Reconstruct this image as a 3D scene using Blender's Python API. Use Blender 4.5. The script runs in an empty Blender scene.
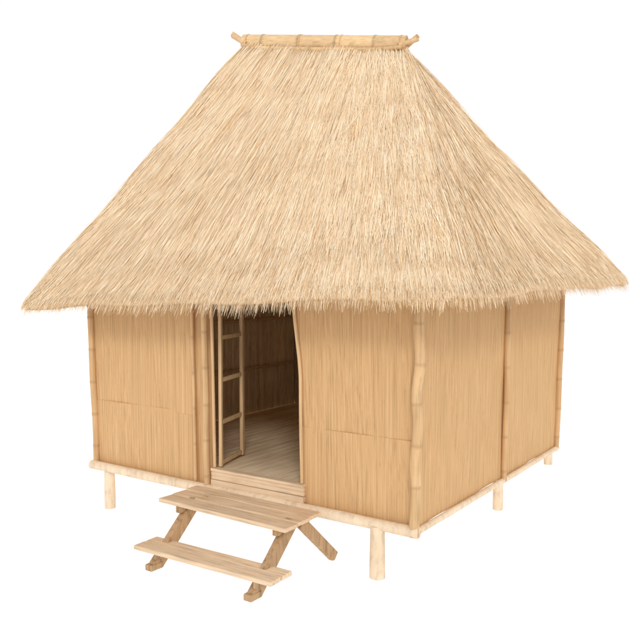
import bpy, bmesh, math, random
import numpy as np
from mathutils import Vector, Matrix
random.seed(7); rng=np.random.default_rng(7)
sc=bpy.context.scene
sc.view_settings.view_transform='Standard'; sc.view_settings.look='None'; sc.view_settings.exposure=0
col=sc.collection
W,D=4.45,4.18
CX,CY=W/2,D/2
FLOOR=0.74

# ---------------- materials ----------------
def ramp(nt,fac,stops):
    r=nt.nodes.new('ShaderNodeValToRGB')
    e=r.color_ramp.elements
    while len(e)<len(stops): e.new(0.5)
    for i,(p,c) in enumerate(stops):
        e[i].position=p; e[i].color=(*c,1)
    nt.links.new(fac,r.inputs['Fac']); return r.outputs['Color']
def mul(nt,a,b,f=1.0,mode='MULTIPLY'):
    m=nt.nodes.new('ShaderNodeMix'); m.data_type='RGBA'; m.blend_type=mode
    m.inputs[0].default_value=f
    nt.links.new(a,m.inputs[6]); nt.links.new(b,m.inputs[7]); return m.outputs[2]
def grain(nt,scale,detail=4,nscale=1.0,rough=0.6,dist=0.0):
    tc=nt.nodes.new('ShaderNodeTexCoord'); mp=nt.nodes.new('ShaderNodeMapping')
    mp.inputs['Scale'].default_value=scale
    nt.links.new(tc.outputs['Object'],mp.inputs['Vector'])
    n=nt.nodes.new('ShaderNodeTexNoise'); n.inputs['Scale'].default_value=nscale
    n.inputs['Detail'].default_value=detail; n.inputs['Roughness'].default_value=rough
    n.inputs['Distortion'].default_value=dist
    nt.links.new(mp.outputs[0],n.inputs['Vector']); return n.outputs['Fac']
def newmat(name,rough=0.7):
    m=bpy.data.materials.new(name); m.use_nodes=True
    nt=m.node_tree; b=nt.nodes['Principled BSDF']
    b.inputs['Roughness'].default_value=rough
    b.inputs['Specular IOR Level'].default_value=0.25
    return m,nt,b
def bump(nt,b,h,strength,dist):
    bp=nt.nodes.new('ShaderNodeBump'); bp.inputs['Strength'].default_value=strength
    bp.inputs['Distance'].default_value=dist
    nt.links.new(h,bp.inputs['Height']); nt.links.new(bp.outputs[0],b.inputs['Normal'])
def sc3(c,k): return tuple(min(1,x*k) for x in c)

def mat_reed():
    m,nt,b=newmat('reed_mat',0.8)
    b.inputs['Specular IOR Level'].default_value=0.12
    base=(0.630,0.388,0.188)
    f0=grain(nt,(58,58,0.04),2,1.0,0.8,0.0)
    c1=ramp(nt,f0,[(0.33,sc3(base,0.74)),(0.44,sc3(base,0.94)),(0.55,base),(0.68,(0.69,0.455,0.24))])
    f1=grain(nt,(110,110,0.5),3,1.0,0.8,0.0)
    c4=ramp(nt,f1,[(0.30,(0.82,0.77,0.70)),(0.46,(1,1,1))])
    c=mul(nt,c1,c4)
    f3=grain(nt,(100,100,8),3,1.0,0.6)
    c3=ramp(nt,f3,[(0.28,(0.58,0.50,0.40)),(0.35,(1,1,1))])
    c=mul(nt,c,c3,0.6)
    nt.links.new(c,b.inputs['Base Color'])
    bump(nt,b,f0,0.5,0.012)
    return m
def mat_tone(name,base,sc=(30,30,3),var=0.75,rough=0.55,light=1.15):
    m,nt,b=newmat(name,rough)
    f1=grain(nt,sc,5,1.0,0.6,0.3)
    c1=ramp(nt,f1,[(0.28,sc3(base,var)),(0.5,base),(0.75,sc3(base,light))])
    f2=grain(nt,(1.7,1.7,1.7),4)
    c2=ramp(nt,f2,[(0.3,(0.87,0.83,0.78)),(0.65,(1,1,1))])
    c=mul(nt,c1,c2)
    a=nt.nodes.new('ShaderNodeAttribute'); a.attribute_name='tone'
    c=mul(nt,c,a.outputs['Color'])
    nt.links.new(c,b.inputs['Base Color'])
    bump(nt,b,f1,0.3,0.006)
    return m
REED=mat_reed()
BAMBOO=mat_tone('bamboo',(0.65,0.42,0.22),(40,40,1.6),0.72)
CORNER=mat_tone('corner_bamboo',(0.69,0.46,0.245),(40,40,1.6),0.70)
BAMBOO_P=mat_tone('pale_bamboo',(0.70,0.485,0.275),(35,35,2),0.72)
RIDGEM=mat_tone('ridge_bamboo',(0.76,0.54,0.31),(2.2,34,34),0.72)
LOG=mat_tone('pale_log',(0.82,0.67,0.50),(16,16,6),0.74,0.65,1.06)
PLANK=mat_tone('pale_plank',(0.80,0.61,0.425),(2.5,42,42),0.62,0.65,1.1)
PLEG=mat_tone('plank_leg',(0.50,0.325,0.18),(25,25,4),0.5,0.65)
FLOORM=mat_tone('floor_board',(0.92,0.74,0.52),(30,2.0,30),0.72,0.5)
SLAT=mat_tone('bamboo_slat',(0.84,0.66,0.43),(30,30,2),0.65,0.5)

def mat_thatch():
    m,nt,b=newmat('thatch_straw',0.7)
    a=nt.nodes.new('ShaderNodeAttribute'); a.attribute_name='tone'
    f=grain(nt,(1.1,1.1,1.1),3)
    c=ramp(nt,f,[(0.3,(0.98,0.97,0.95)),(0.6,(1,1,1))])
    c=mul(nt,a.outputs['Color'],c)
    nt.links.new(c,b.inputs['Base Color'])
    b.inputs['Specular IOR Level'].default_value=0.1
    return m
THATCH=mat_thatch()

# ---------------- helpers ----------------
def lean(v):
    """walls spread outward very slightly towards the eaves"""
    k=0.018*max(0,(v[2]-0.55))/2.0
    return Vector((v[0]+(v[0]-CX)*k, v[1]+(v[1]-CY)*k, v[2]))
def settone(me,cols):
    at=me.color_attributes.new('tone','FLOAT_COLOR','POINT')
    at.data.foreach_set('color',np.asarray(cols,dtype=np.float32).ravel())
def mkobj(name,verts,faces,mat,parent=None,tones=None,smooth=True):
    me=bpy.data.meshes.new(name); me.from_pydata([tuple(v) for v in verts],[],faces)
    if tones is None: tones=[(1,1,1,1)]*len(verts)
    settone(me,tones)
    me.materials.append(mat); me.update()
    if smooth:
        for p in me.polygons: p.use_smooth=len(p.vertices)<=4
    o=bpy.data.objects.new(name,me); col.objects.link(o)
    if parent: o.parent=parent
    return o
def catmull(pts,n):
    P=[Vector(p) for p in pts]
    if len(P)==2:
        return [P[0].lerp(P[1],i/n) for i in range(n+1)]
    P=[2*P[0]-P[1]]+P+[2*P[-1]-P[-2]]
    out=[]; segs=len(P)-3
    for i in range(n+1):
        u=i/n*segs; s=min(int(u),segs-1); t=u-s
        a,b,c,d=P[s:s+4]
        out.append(0.5*((2*b)+(c-a)*t+(2*a-5*b+4*c-d)*t*t+(3*b-a-3*c+d)*t*t*t))
    return out
def tube_data(pts,r,r2=None,nodes=0.0,seg=14,wob=0.0,capdark=0.85,nodeoff=None,ring=0.8):
    L=sum((Vector(pts[i+1])-Vector(pts[i])).length for i in range(len(pts)-1))
    n=max(6,int(L/0.015)) if nodes else max(6,int(L/0.06))
    path=catmull(pts,n)
    if r2 is None: r2=r
    verts=[];faces=[];tones=[]
    off=random.random()*nodes if nodeoff is None else nodeoff
    ph=random.random()*10
    up=None
    for i,p in enumerate(path):
        d=(path[min(i+1,n)]-path[max(i-1,0)]).normalized()
        if up is None:
            up=Vector((0,0,1)) if abs(d.z)<0.8 else Vector((1,0,0))
        a=d.cross(up).normalized(); b=a.cross(d).normalized(); up=b
        s=i/n*L; rr=r+(r2-r)*i/n; tone=1.0
        if nodes:
            q=(s+off)%nodes; seg_i=int((s+off)/nodes); q=min(q,nodes-q)
            tone=0.96+0.04*math.sin(seg_i*2.7+ph)
            if q<0.009: rr*=1.06; tone*=ring
            elif q<0.022: rr*=1.025; tone*=(1+ring)/2
        rr*=1+wob*math.sin(s*7+ph)
        for k in range(seg):
            th=2*math.pi*k/seg
            w=1+wob*math.sin(th*3+ph+s*3)
            verts.append(p+(a*math.cos(th)+b*math.sin(th))*rr*w); tones.append((tone,tone*0.98,tone*0.95,1))
    for i in range(n):
        for k in range(seg):
            faces.append((i*seg+k,i*seg+(k+1)%seg,(i+1)*seg+(k+1)%seg,(i+1)*seg+k))
    for end,base in ((0,0),(1,n*seg)):
        nb=len(verts)
        for k in range(seg): verts.append(verts[base+k].copy()); tones.append((capdark,capdark*.95,capdark*.9,1))
        f=tuple(nb+k for k in range(seg)); faces.append(f[::-1] if end else f)
    return verts,faces,tones
def tube(name,pts,r,mat,parent,r2=None,nodes=0.0,seg=14,wob=0.0,ln=False,**kw):
    v,f,t=tube_data(pts,r,r2,nodes,seg,wob,**kw)
    if ln: v=[lean(x) for x in v]
    o=mkobj(name,v,f,mat,parent,t)
    fixn(o); return o
def fixn(o):
    bm=bmesh.new(); bm.from_mesh(o.data); bmesh.ops.recalc_face_normals(bm,faces=bm.faces); bm.to_mesh(o.data); bm.free()
def boxes(name,specs,mat,parent,bev=0.006,jit=0.0,ln=False):
    bm=bmesh.new()
    tl=bm.verts.layers.float_color.new('tone')
    for c,s,R in specs:
        g=bmesh.ops.create_cube(bm,size=1.0)
        vs=g['verts']
        es=list({e for v in vs for e in v.link_edges})
        for v in vs: v.co=Vector((v.co.x*s[0],v.co.y*s[1],v.co.z*s[2]))
        r=bmesh.ops.bevel(bm,geom=es,offset=min(bev,min(s)*0.3),segments=2,affect='EDGES',profile=0.6)
        vs=list({v for f in r['faces'] for v in f.verts}|{v for v in vs if v.is_valid})
        tn=random.uniform(0.9,1.04)
        for v in vs:
            v[tl]=(tn,tn*0.99,tn*0.97,1)
            if jit: v.co+=Vector((random.uniform(-jit,jit),random.uniform(-jit,jit),random.uniform(-jit,jit)))
            if R: v.co=R@v.co
            v.co+=Vector(c)
            if ln: v.co=lean(v.co)
    me=bpy.data.meshes.new(name); bm.to_mesh(me); bm.free()
    me.materials.append(mat)
    o=bpy.data.objects.new(name,me); col.objects.link(o); o.parent=parent
    return o
def strut(a,b,w,t,side):
    a=Vector(a);b=Vector(b); d=(b-a); L=d.length; d.normalize()
    s=Vector(side); s=(s-d*s.dot(d)).normalized(); n=d.cross(s)
    R=Matrix((s,n,d)).transposed()
    return ((a+b)/2,(w,t,L),R)

def panel(name,org,udir,u0,u1,z0,z1,parent,nrm,proud=0.0,edge0=None,bulge=0.006,thick=0.03):
    """reed mat sheet; nrm = outward normal"""
    nu=max(4,int((u1-u0)/0.022)); nv=max(4,int((z1-z0)/0.08))
    org=Vector(org);ud=Vector(udir);N=Vector(nrm)
    verts=[];faces=[]
    ph=random.random()*6
    reed=[random.uniform(-0.002,0.002) for _ in range(nu+1)]
    for side in (0,1):
        for j in range(nv+1):
            z=z0+(z1-z0)*j/nv
            a0=u0 if edge0 is None else edge0(z)
            for i in range(nu+1):
                u=a0+(u1-a0)*i/nu
                d=proud+bulge*math.sin(u*2.3+ph)*math.sin(z*1.7+ph*2)+0.003*math.sin(u*9+z*4+ph)+reed[i]
                if side: d-=thick
                zz=z
                if j==0: zz=z+0.006*math.sin(u*5+ph)
                verts.append(lean(org+ud*u+Vector((0,0,zz))+N*d))
    M=(nu+1)*(nv+1)
    for j in range(nv):
        for i in range(nu):
            a=j*(nu+1)+i; q=(a,a+1,a+nu+2,a+nu+1)
            faces.append(q); faces.append(tuple(M+x for x in reversed(q)))
    def rim(l):
        for a,b in zip(l,l[1:]): faces.append((a,b,M+b,M+a))
    rim([i for i in range(nu+1)][::-1]); rim([nv*(nu+1)+i for i in range(nu+1)])
    rim([j*(nu+1) for j in range(nv+1)]); rim([j*(nu+1)+nu for j in range(nv+1)][::-1])
    o=mkobj(name,verts,faces,REED,parent,smooth=False); fixn(o)
    return o

# ---------------- hut ----------------
hut=bpy.data.objects.new('thatched_hut',None); col.objects.link(hut)
hut['label']='straw thatched bamboo hut raised on short wooden stilts with open door'
hut['category']='hut'
ZT=3.12; ZB=0.53; SEAM=1.34
F=(0,-1,0)
panel('wall_panel',(0,0,0),(1,0,0),0.03,1.70,SEAM-0.03,ZT,hut,F,0.0)
panel('wall_panel',(0,0,0),(1,0,0),0.03,1.70,ZB,SEAM,hut,F,0.004)
def sm(x): x=max(0,min(1,x)); return x*x*(3-2*x)
def edge(z): return 3.165-0.095*sm((z-1.75)/0.95)+0.006*math.sin(z*3)
panel('wall_panel',(0,0,0),(1,0,0),3.1,4.42,SEAM-0.05,ZT,hut,F,0.0,edge)
panel('wall_panel',(0,0,0),(1,0,0),3.1,4.42,ZB,SEAM,hut,F,0.004,edge)
panel('wall_panel',(0,0,0),(1,0,0),1.70,1.95,ZB,ZT,hut,F,-0.01,bulge=0.003)
panel('wall_panel',(0,0,0),(1,0,0),1.95,3.06,2.74,ZT,hut,F,-0.01,bulge=0.003)
R_=(1,0,0)
panel('wall_panel',(W,0,0),(0,1,0),0.03,2.14,ZB,ZT,hut,R_,0.0)
panel('wall_panel',(W,0,0),(0,1,0),2.14,D-0.03,ZB,ZT,hut,R_,0.0)
panel('wall_panel',(0,D,0),(1,0,0),0.03,W-0.03,ZB,ZT,hut,(0,1,0),0.0)
panel('wall_panel',(0,0,0),(0,1,0),0.03,D-0.03,ZB,ZT,hut,(-1,0,0),0.0)
def lining(org,ud,nin,L):
    v=[];f=[];t=[]
    org=Vector(org);ud=Vector(ud);nin=Vector(nin); u=0.05
    while u<L-0.08:
        w=random.uniform(0.03,0.042); tn=random.uniform(0.85,1.08)
        for z in (FLOOR,ZT):
            for q in range(6):
                a=math.pi*q/5
                v.append(lean(org+ud*(u+w/2-w/2*math.cos(a))+nin*(0.002+0.011*math.sin(a))+Vector((0,0,z)))); t.append((tn,tn*.97,tn*.92,1))
        b=len(v)-12
        for q in range(5): f.append((b+q,b+q+1,b+q+7,b+q+6))
        u+=w+0.002
    return mkobj('wall_lining',v,f,SLAT,hut,t)
lining((0,D-0.05,0),(1,0,0),(0,-1,0),W)
lining((0.05,0,0),(0,1,0),(1,0,0),D)
for z in (1.45,2.2):
    tube('wall_batten',[(0.05,D-0.085,z),(W-0.05,D-0.085,z)],0.022,BAMBOO_P,hut)
    tube('wall_batten',[(0.085,0.05,z),(0.085,D-0.11,z)],0.022,BAMBOO_P,hut)
# posts
def wav(x,y,z0,z1,amp=0.008,n=5):
    return [(x+random.uniform(-amp,amp),y+random.uniform(-amp,amp)*0.6,z0+(z1-z0)*i/n) for i in range(n+1)]
P=lambda *a,**k: tube('post',*a,k.pop('mat',BAMBOO),hut,nodes=k.pop('nodes',0.40),ln=True,ring=k.pop('ring',0.82),**k)
P(wav(0.01,-0.02,0.57,ZT),0.041)
P([(4.45,-0.06,0.47),(4.472,-0.065,0.85),(4.455,-0.06,1.15),(4.480,-0.065,1.5),(4.462,-0.065,1.8),(4.495,-0.065,2.1),(4.470,-0.06,2.4),(4.49,-0.06,2.7),(4.48,-0.06,ZT)],0.048,nodes=0.40,wob=0.025,seg=18,mat=CORNER)
P(wav(W+0.03,2.14,0.50,ZT,0.007),0.034)
P(wav(W+0.015,D,0.52,ZT,0.006),0.042)
P(wav(0.0,D,0.52,ZT,0.01),0.045)
P(wav(-0.02,2.14,0.50,ZT,0.01),0.035)
P(wav(1.70,-0.028,0.57,ZT,0.004),0.017,mat=CORNER)
P(wav(1.90,-0.05,0.57,ZT,0.006),0.034,nodes=0.40,mat=CORNER)
jb=[(edge(z)-0.008,-0.018,z) for z in np.linspace(0.76,2.78,12)]
tube('door_jamb',jb,0.018,BAMBOO_P,hut,nodes=0,ln=True)
tube('door_jamb',[(1.975,-0.01,0.76),(1.975,-0.01,2.74)],0.018,BAMBOO_P,hut,ln=True)
boxes('lintel',[((2.52,-0.005,2.78),(1.20,0.06,0.08),None)],PLANK,hut)
# base beams
tube('base_beam',[(-0.03,-0.065,0.525),(1.5,-0.06,0.515),(3,-0.065,0.52),(4.50,-0.065,0.51)],0.054,LOG,hut,wob=0.02,seg=18,capdark=1.0)
tube('base_beam',[(W+0.02,-0.01,0.510),(W+0.03,2.1,0.510),(W+0.02,D+0.04,0.510)],0.032,LOG,hut,wob=0.03,seg=14)
tube('base_beam',[(-0.02,0.0,0.49),(-0.03,2.1,0.495),(-0.02,D+0.06,0.50)],0.045,LOG,hut,wob=0.03)
tube('base_beam',[(-0.06,D+0.03,0.50),(2,D+0.03,0.5),(W+0.02,D+0.03,0.50)],0.040,LOG,hut,wob=0.03)
def gz(x,y):
    return 0.32*sm((y-0.35)/3.0)
for (x,y,r) in [(0.22,0.0,0.066),(4.07,-0.06,0.074),(W-0.0,2.05,0.060),(W-0.03,3.98,0.060),(0.22,3.98,0.06),(0.1,2.05,0.06),(2.2,2.05,0.06),(2.2,3.98,0.06)]:
    z0=gz(x,y)-0.002
    tube('leg',[(x,y,z0),(x,y,0.25),(x,y,0.5)],r,LOG,hut,r2=r*0.95,wob=0.02,seg=18,capdark=0.95)
# floor boards
sp=[];x=0.06
while x<W-0.08:
    w=0.13
    w=min(w,W-0.05-x)
    sp.append(((x+w/2,D/2,FLOOR-0.015),(w-0.006,D-0.10,0.03),None)); x+=w
boxes('floor',sp,FLOORM,hut,0.003)
boxes('door_sill',[((2.575,-0.018,0.740),(1.25,0.085,0.028),None),((2.575,-0.022,0.678),(1.25,0.045,0.092),None),((2.575,-0.030,0.597),(1.25,0.052,0.062),None)],PLANK,hut,0.004,0.001)
# door leaf swung inward past square, hinged on the jamb
door=bpy.data.objects.new('door',None); col.objects.link(door); door.parent=hut; door['label']='narrow open wooden framed door leaf with crossbars'
H0=Vector((2.015,0.045,0)); dd=Vector((-0.185,0.60,0)); DL=dd.length; du=dd.normalized()
DR=Matrix.Rotation(math.atan2(du.y,du.x),3,'Z')
def dp(s,z): return H0+du*s+Vector((0,0,z))
boxes('door_stile',[(dp(0.0,1.76),(0.050,0.036,2.0),DR)],BAMBOO_P,door,0.01,0.001)
boxes('door_stile',[(dp(DL-0.03,1.76),(0.065,0.040,2.0),DR)],BAMBOO_P,door,0.01,0.001)
for z in (0.80,1.25,1.72,2.19,2.66):
    boxes('door_rail',[(dp(DL/2-0.018,z),(DL-0.09,0.026,0.045),DR)],BAMBOO_P,door,0.004,0.001)

# ---------------- roof ----------------
E=[Vector((-0.70,-0.64,2.575)),Vector((5.10,-0.66,2.765)),Vector((5.22,4.92,2.855)),Vector((-0.60,4.85,2.68))]
RL=Vector((1.10,1.55,5.82)); RR=Vector((3.22,2.12,5.58))
rd=(RR-RL).normalized(); rn=Vector((-rd.y,rd.x,0)).normalized()
T=[RL-rn*0.11,RR-rn*0.11,RR+rn*0.11,RL+rn*0.11]
En=np.array(E); Tn=np.array(T)
def S0(a,t):
    a=np.mod(a,4.0); i=np.minimum(a.astype(int),3); f=(a-i)[:,None]; j=(i+1)%4
    e=En[i]*(1-f)+En[j]*f; r=Tn[i]*(1-f)+Tn[j]*f
    tt=t[:,None]
    return r*(1-tt)+e*tt
def S(a,t):
    out=0
    for k in np.linspace(-0.055,0.055,7): out=out+S0(a+k,t)
    p=out/7
    sw=-0.055*np.sin(np.pi*np.clip(t,0,1))+0.013*np.sin(a*np.pi*3.5+t*5)+0.010*np.sin(a*np.pi*7.5+2*t)+0.013*np.sin(t*17+a*np.pi*2)
    p[:,2]+=sw
    return p
NA,NT=160,26
aa=np.repeat(np.arange(NA)*4/NA,NT+1); tt=np.tile(np.linspace(0,1,NT+1),NA)
top=S(aa,tt)
bot=top.copy(); bot[:,2]-=0.10
V=[tuple(v) for v in top]+[tuple(v) for v in bot]; Fc=[]
M=len(top)
for i in range(NA):
    j=(i+1)%NA
    for k in range(NT):
        q=(i*(NT+1)+k,i*(NT+1)+k+1,j*(NT+1)+k+1,j*(NT+1)+k)
        Fc.append(q); Fc.append(tuple(M+x for x in reversed(q)))
    Fc.append((i*(NT+1)+NT,M+i*(NT+1)+NT,M+j*(NT+1)+NT,j*(NT+1)+NT))
Fc.append(tuple(i*(NT+1) for i in range(NA))); Fc.append(tuple(M+i*(NT+1) for i in reversed(range(NA))))
V=np.array(V)
C=np.tile(np.array([0.70,0.49,0.27,1.0]),(len(V),1))

def straws(n,side,t_lo,t_hi,lenr,h,over,ang,lift,droop):
    wr=[2.2,0.25,2.2,0.25][side]; we=5.6
    k=int(n*2.4)
    t=rng.uniform(t_lo,t_hi,k); keep=rng.random(k)<(wr+(we-wr)*np.clip(t,0,1))/we
    t=t[keep]
    if len(t)>n: t=t[:n]
    n=len(t)
    a=side+rng.random(n)
    P0=S(a,t); e=0.004
    Dv=S(a,t+e)-P0; sl=np.linalg.norm(Dv,axis=1)/e; Dv/=np.linalg.norm(Dv,axis=1)[:,None]
    Aw=(S(a+e,t)-P0)/e; al=np.linalg.norm(Aw,axis=1); al=np.maximum(al,1.2)
    Av=Aw-Dv*np.sum(Aw*Dv,axis=1)[:,None]; Av/=np.linalg.norm(Av,axis=1)[:,None]
    N=np.cross(Dv,Av); N*=np.sign(N[:,2:3])
    L=rng.uniform(*lenr,n)
    ov=rng.uniform(over[0],over[1],n)
    Lmax=(1-t)*sl+ov
    L=np.minimum(L,np.maximum(Lmax,0.06))
    ph=rng.normal(0,ang,n)
    big=rng.random(n)<0.08; ph=np.where(big,ph*3.0,ph)
    bend=rng.normal(0,0.03,n)
    h0=rng.uniform(h[0],h[1],n); lf=rng.uniform(lift[0],lift[1],n)
    te=t+L/sl
    co=np.mod(te*9+0.25*np.sin(P0[:,0]*3.1+P0[:,1]*2.3)+rng.normal(0,0.12,n),1)
    h0=h0+0.022*co*(te<0.95)
    fly=rng.random(n)<0.035; lf=np.where(fly,lf*2.0+rng.uniform(0.01,0.035,n),lf)
    w=rng.uniform(0.0017,0.0034,n)
    roll=rng.normal(0,0.4,n)
    J=4; pts=[]
    for j in range(J):
        q=j/(J-1); l=L*q
        an=ph+bend*q
        t2=t+l*np.cos(an)/sl; a2=a+l*np.sin(an)/al
        c=S(a2,t2)+N*(h0+lf*q*q-0.012*(1-q)**2)[:,None]
        ex=np.maximum(0,(t2-1)*sl)
        c[:,2]-=ex*droop
        c-= (Dv*np.array([1,1,0]))*(ex*droop*0.35)[:,None]
        pts.append(c)
    wd=Av*np.cos(roll)[:,None]+N*np.sin(roll)[:,None]
    wd2=wd-Dv*(np.sin(ph)*np.cos(roll))[:,None]
    verts=np.zeros((n,J,2,3))
    for j in range(J):
        tp=[1,1,0.9,0.35][j]
        verts[:,j,0]=pts[j]-wd2*(w*tp)[:,None]; verts[:,j,1]=pts[j]+wd2*(w*tp)[:,None]
    pal=np.array([[0.95,0.795,0.59],[0.92,0.74,0.515],[0.88,0.68,0.44],[0.80,0.55,0.30],[0.66,0.37,0.15]])
    pr=np.array([0.36,0.32,0.18,0.09,0.05])
    ci=rng.choice(5,n,p=pr); c=pal[ci]*rng.uniform(0.95,1.05,n)[:,None]
    deep=np.clip((h0-h[0])/(h[1]-h[0]+0.015),0,1); c=c*(0.93+0.07*deep)[:,None]
    cc=np.ones((n,J,2,4)); cc[...,:3]=np.clip(c,0,1)[:,None,None,:]
    cc[:,0,:,:3]*=0.94
    base=(np.arange(n)*J*2)[:,None,None]
    q=np.array([[2*j,2*j+1,2*j+3,2*j+2] for j in range(J-1)])[None]
    f=base+q
    return verts.reshape(-1,3),f.reshape(-1,4),cc.reshape(-1,4)
VS=[V];CS=[C];FS=[];off=len(V)
jobs=[]
for side,n in ((0,66000),(1,58000),(2,14000),(3,18000)):
    jobs.append((n,side,-0.01,0.985,(0.35,0.95),(0.0,0.022),(-0.02,0.10),0.06,(0.0,0.010),0.3))
    jobs.append((n//8,side,0.88,0.995,(0.15,0.45),(-0.10,0.0),(-0.02,0.10),0.10,(-0.005,0.006),0.3))
    jobs.append((n//40,side,0.90,0.99,(0.3,0.6),(-0.06,0.015),(0.07,0.16),0.16,(-0.01,0.01),0.45))
for jb_ in jobs:
    v,f,c=straws(*jb_); VS.append(v);CS.append(c);FS.append(f+off);off+=len(v)
Vall=np.concatenate(VS);Call=np.concatenate(CS);Fq=np.concatenate(FS)
me=bpy.data.meshes.new('thatched_roof')
nb=[len(f) for f in Fc]
loops=np.concatenate([np.array([x for f in Fc for x in f]),Fq.ravel()])
tot=np.concatenate([np.array(nb),np.full(len(Fq),4)]); st=np.concatenate([[0],np.cumsum(tot)[:-1]])
me.vertices.add(len(Vall)); me.vertices.foreach_set('co',Vall.astype(np.float32).ravel())
me.loops.add(len(loops)); me.loops.foreach_set('vertex_index',loops.astype(np.int32))
me.polygons.add(len(tot)); me.polygons.foreach_set('loop_start',st.astype(np.int32)); me.polygons.foreach_set('loop_total',tot.astype(np.int32))
me.update(calc_edges=True); me.validate()
settone(me,Call); me.materials.append(THATCH)
roof=bpy.data.objects.new('thatched_roof',me); col.objects.link(roof); roof.parent=hut
# ridge cap
zup=Vector((0,0,1))
a=RL+rd*0.02+zup*0.085; b=RR-rd*0.02+zup*0.085
tube('ridge_pole',[a,b],0.112,RIDGEM,roof,nodes=0.50,seg=22,nodeoff=0.22,ring=0.66)
for s in (-1,1):
    o=rn*0.10*s
    tube('ridge_pole',[RL+rd*0.05+o*1.1+zup*0.03,RL+rd*0.45+o*1.2-zup*0.01,RR-rd*0.45+o*1.2-zup*0.01,RR-rd*0.05+o*1.1+zup*0.03],0.030,BAMBOO_P,roof,nodes=0.3)
    tube('ridge_stick',[RL+rd*0.10+o*1.0+zup*0.05,RL-rd*0.15-o*0.1+zup*(0.185 if s<0 else 0.21)],0.034,BAMBOO_P,roof,r2=0.030,capdark=0.7)
    tube('ridge_stick',[RR-rd*0.10+o*1.0+zup*0.05,RR+rd*0.12-o*0.1+zup*(0.165 if s<0 else 0.19)],0.034,BAMBOO_P,roof,r2=0.030,capdark=0.7)
for q in (0.03,0.37,0.62,0.97):
    c=a.lerp(b,q)
    tube('ridge_binding',[c-rd*0.008,c+rd*0.008],0.117,BAMBOO,roof,seg=22)

# ---------------- step bench ----------------
st_=bpy.data.objects.new('wooden_step_bench',None); col.objects.link(st_)
st_.location=(2.75,-0.7,0)
st_['label']='two-tier pale plank step bench below the open hut doorway'; st_['category']='steps'
o0=Vector((2.75,-0.7,0))
def loc(p): return Vector(p)-o0
def rotz(a): return Matrix.Rotation(a,3,'Z')
RZ=rotz(math.radians(-1.5))
for yy,ww,xx in ((-0.265,0.180,2.675),(-0.470,0.190,2.69),(-0.680,0.190,2.70)):
    boxes('step',[((loc((xx,yy,0.55))),(1.67,ww,0.038),RZ)],PLANK,st_,0.006,0.0015)
for yy in (-0.932,-1.094):
    boxes('step',[((loc((2.80,yy,0.20))),(1.68,0.152,0.042),rotz(math.radians(1.0)))],PLANK,st_,0.005,0.0015)
for x,yb in ((2.14,0.6),(3.38,0.12)):
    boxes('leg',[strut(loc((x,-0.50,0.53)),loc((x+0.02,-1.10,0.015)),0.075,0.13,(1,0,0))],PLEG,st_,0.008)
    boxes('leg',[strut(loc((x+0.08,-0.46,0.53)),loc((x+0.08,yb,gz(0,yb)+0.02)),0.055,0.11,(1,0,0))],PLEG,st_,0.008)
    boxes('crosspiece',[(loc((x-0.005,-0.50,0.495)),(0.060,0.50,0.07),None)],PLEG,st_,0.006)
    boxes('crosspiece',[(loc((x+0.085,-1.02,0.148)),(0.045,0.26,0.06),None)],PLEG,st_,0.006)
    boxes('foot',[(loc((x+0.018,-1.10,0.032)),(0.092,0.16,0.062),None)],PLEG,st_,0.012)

# ---------------- ground ----------------
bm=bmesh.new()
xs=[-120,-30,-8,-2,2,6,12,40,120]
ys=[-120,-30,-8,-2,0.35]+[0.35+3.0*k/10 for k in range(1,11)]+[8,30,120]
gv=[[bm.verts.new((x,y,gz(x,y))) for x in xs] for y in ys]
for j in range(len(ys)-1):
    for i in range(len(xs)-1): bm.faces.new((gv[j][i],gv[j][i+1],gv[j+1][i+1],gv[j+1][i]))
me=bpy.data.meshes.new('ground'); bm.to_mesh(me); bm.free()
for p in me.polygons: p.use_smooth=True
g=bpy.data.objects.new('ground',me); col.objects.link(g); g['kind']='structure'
m_,nt,b=newmat('white_glow_ground',1.0)
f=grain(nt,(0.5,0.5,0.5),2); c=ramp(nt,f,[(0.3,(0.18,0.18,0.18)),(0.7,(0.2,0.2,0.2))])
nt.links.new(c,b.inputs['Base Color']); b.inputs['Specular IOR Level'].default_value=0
b.inputs['Emission Color'].default_value=(1,1,1,1); b.inputs['Emission Strength'].default_value=1.0  # added glow, no lamp: keeps ground white and shadowless, lights hut from below
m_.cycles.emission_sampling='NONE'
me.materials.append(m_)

# ---------------- light ----------------
w=bpy.data.worlds.new('World'); sc.world=w; w.use_nodes=True
bg=w.node_tree.nodes['Background']; bg.inputs[0].default_value=(1,1,1,1); bg.inputs[1].default_value=1.02
sl=bpy.data.lights.new('sun_light','SUN'); sl.energy=0.95; sl.angle=math.radians(10); sl.color=(1,0.98,0.95)
so=bpy.data.objects.new('sun_light',sl); col.objects.link(so)
so.rotation_euler=(-Vector((0.75,-0.95,0.62))).to_track_quat('-Z','Y').to_euler()

# ---------------- camera ----------------
cd=bpy.data.cameras.new('camera'); cd.sensor_width=36; cd.lens=36*758/640; cd.clip_end=1000
co=bpy.data.objects.new('camera',cd); col.objects.link(co)
co.location=(7.59,-6.21,2.82)
yaw=Vector((-0.562,0.827,0)).normalized(); p=math.radians(3.0)
co.rotation_euler=(yaw*math.cos(p)-zup*math.sin(p)).to_track_quat('-Z','Y').to_euler()
sc.camera=co
